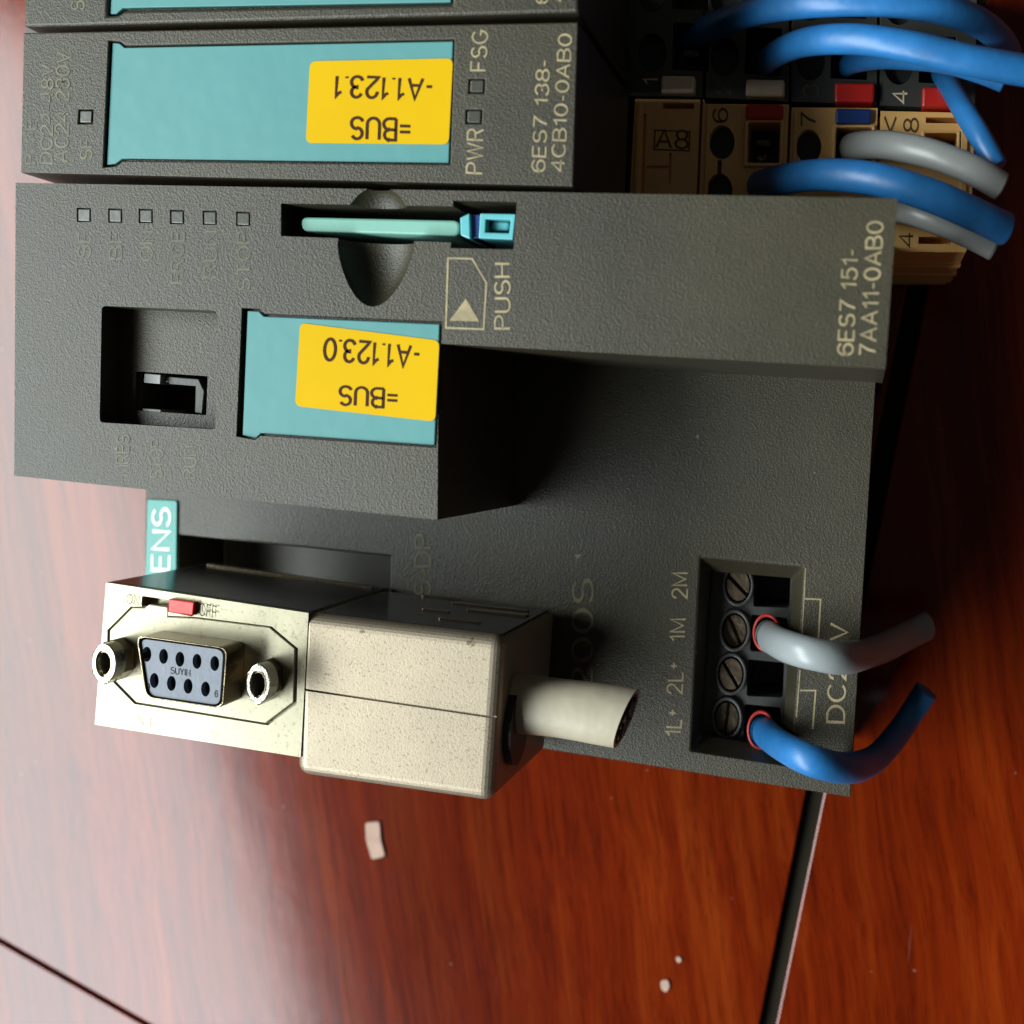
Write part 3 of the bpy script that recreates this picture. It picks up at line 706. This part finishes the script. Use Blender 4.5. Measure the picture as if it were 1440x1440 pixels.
# hexagonal threaded posts
def post(cu, cv, zf, lab):
    hexo = ellipse(cu, cv, 19.5, 31, 6, math.radians(90))
    p_ = prism("hex_post", hexo, zf+2.4, G, 'steel', bp, .25)
    n = 30
    # the washer-like rim and threaded bore at its front
    r_ = ring_mesh("rim", ellipse(cu, cv, 17, 28, n), ellipse(cu, cv, 11, 18.5, n), zf-.1, zf+2.5, 'rim', p_, .15)
    prism("bore", ellipse(cu, cv, 11.2, 18.7, n), zf+2.2, zf+2.6, 'black', p_, 0)
    for k in range(4):
        ring_mesh("thread", ellipse(cu, cv, 11, 18.5, n), ellipse(cu, cv, 9.6, 16.2, n), zf+.25+.42*k, zf+.4+.42*k, 'steel', p_, 0)
post(146, 933, -1.4, "left"); post(363, 962, -.6, "right")

# cable stub leaving the plug
cb = thing("cut_cable", "thick cream cable stub cut off short, coming out of the metal plug", "cable", P(790, 1000, 15))
def stub():
    """cream sheath: a tube along the picture's width whose end is cut at a slant"""
    bm = bmesh.new(); n = 40; m = 14; rings = []
    a, b = P(672, 985, 14), P(881, 1011, 15)
    for i in range(m+1):
        t = i/m; ring = []
        for k in range(n):
            th = 2*math.pi*k/n; cy, cz = math.cos(th), math.sin(th)
            tt = t if i < m else t
            p_ = a.lerp(b, t)
            sag = .012*math.sin(t*3.0)
            ring_r = .0425*(1+.02*math.sin(9*t))
            slant = (.012*cy-.004*cz)*max(0, (t-.85)/.15)
            ring.append(bm.verts.new((p_.x+slant, p_.y+cy*ring_r+sag*.3, p_.z+cz*ring_r*.80)))
        rings.append(ring)
    for i in range(m):
        for k in range(n):
            f = bm.faces.new((rings[i][k], rings[i][(k+1) % n], rings[i+1][(k+1) % n], rings[i+1][k])); f.smooth = True
    # wall thickness at the cut and the inner bore
    cen = sum((v.co for v in rings[-1]), Vector())/n
    rings.append([bm.verts.new(v.co.copy()) for v in rings[-1]])
    inner = [bm.verts.new(cen+(v.co-cen)*.86) for v in rings[-1]]
    deep = [bm.verts.new(v.co+Vector((-.03, 0, 0))) for v in inner]
    for k in range(n):
        j = (k+1) % n
        bm.faces.new((rings[-1][k], rings[-1][j], inner[j], inner[k])); bm.faces.new((inner[k], inner[j], deep[j], deep[k]))
    bm.faces.new(rings[0])
    bmesh.ops.recalc_face_normals(bm, faces=bm.faces)
    _link("sheath", to_mesh(bm, "sheath"), 'sheath', cb)
    bm = bmesh.new(); vs = [bm.verts.new(cen+(v-cen)*.87+Vector((-.003, 0, 0))) for v in [Vector((cen.x+(.012*math.cos(2*math.pi*k/n)-.004*math.sin(2*math.pi*k/n)), cen.y+math.cos(2*math.pi*k/n)*.0425, cen.z+math.sin(2*math.pi*k/n)*.034)) for k in range(n)]]
    bm.faces.new(vs); _link("core_filling", to_mesh(bm, "core_filling"), 'core', cb)
    for (ky, kz, r_, m_) in ((.45, .1, .011, 'red'), (-.4, -.15, .011, 'card'), (.05, .5, .005, 'steel'), (.7, -.3, .004, 'steel'), (-.7, .3, .004, 'steel'), (.0, -.6, .005, 'copper'), (-.2, .7, .004, 'copper')):
        c = cen+Vector((.012*ky-.004*kz, ky*.036, kz*.029)); bm = bmesh.new()
        bmesh.ops.create_cone(bm, cap_ends=True, segments=12, radius1=r_, radius2=r_, depth=.02)
        for v in bm.verts: v.co = Vector((v.co.z+c.x-.008, v.co.x*1.1+c.y, v.co.y*.9+c.z))
        _link("cable_core" if r_ > .01 else "shield_strand", to_mesh(bm), 'core' if r_ > .01 else m_, cb)
stub()
# dark cable gland mouth in the side wall of the plug
wall = P(699, 1012, G); gm = bmesh.new(); yc, zc = P(700, 1003, 14).y, P(700, 1003, 14).z
va, vb = [], []
for k in range(28):
    c_, s_ = math.cos(2*math.pi*k/28), math.sin(2*math.pi*k/28)
    va.append(gm.verts.new((wall.x+.012, yc-.012+c_*.058, zc+s_*.05))); vb.append(gm.verts.new((wall.x-.2, yc-.012+c_*.058, zc+s_*.05)))
gm.faces.new(va); gm.faces.new(vb[::-1])
for k in range(28): gm.faces.new((va[k], vb[k], vb[(k+1) % 28], va[(k+1) % 28]))
bmesh.ops.recalc_face_normals(gm, faces=gm.faces)
_link("cable_mouth", to_mesh(gm), 'black', bp)

# ================================================================ crumbs on the table
def crumb(pts, h, label):
    o = prism("paper_chip", rounded(pts, 4, 3), TZ-h, TZ-.02, 'chip', None, .1, zref=TZ)
    solo(o, label, "chip", "pale crumbs on the table")
crumb([(515, 1156), (535, 1154), (537, 1180), (543, 1203), (524, 1208), (516, 1180)], .6, "largest pale paper chip, elongated, on the table below the metal plug")
crumb([(929, 1378), (940, 1376), (943, 1387), (937, 1395), (930, 1390)], .5, "pale crumb near the bottom edge, lower of two beside each other")
crumb([(950, 1345), (957, 1344), (960, 1351), (953, 1354)], .4, "tiny pale crumb near the bottom edge, upper of two beside each other")
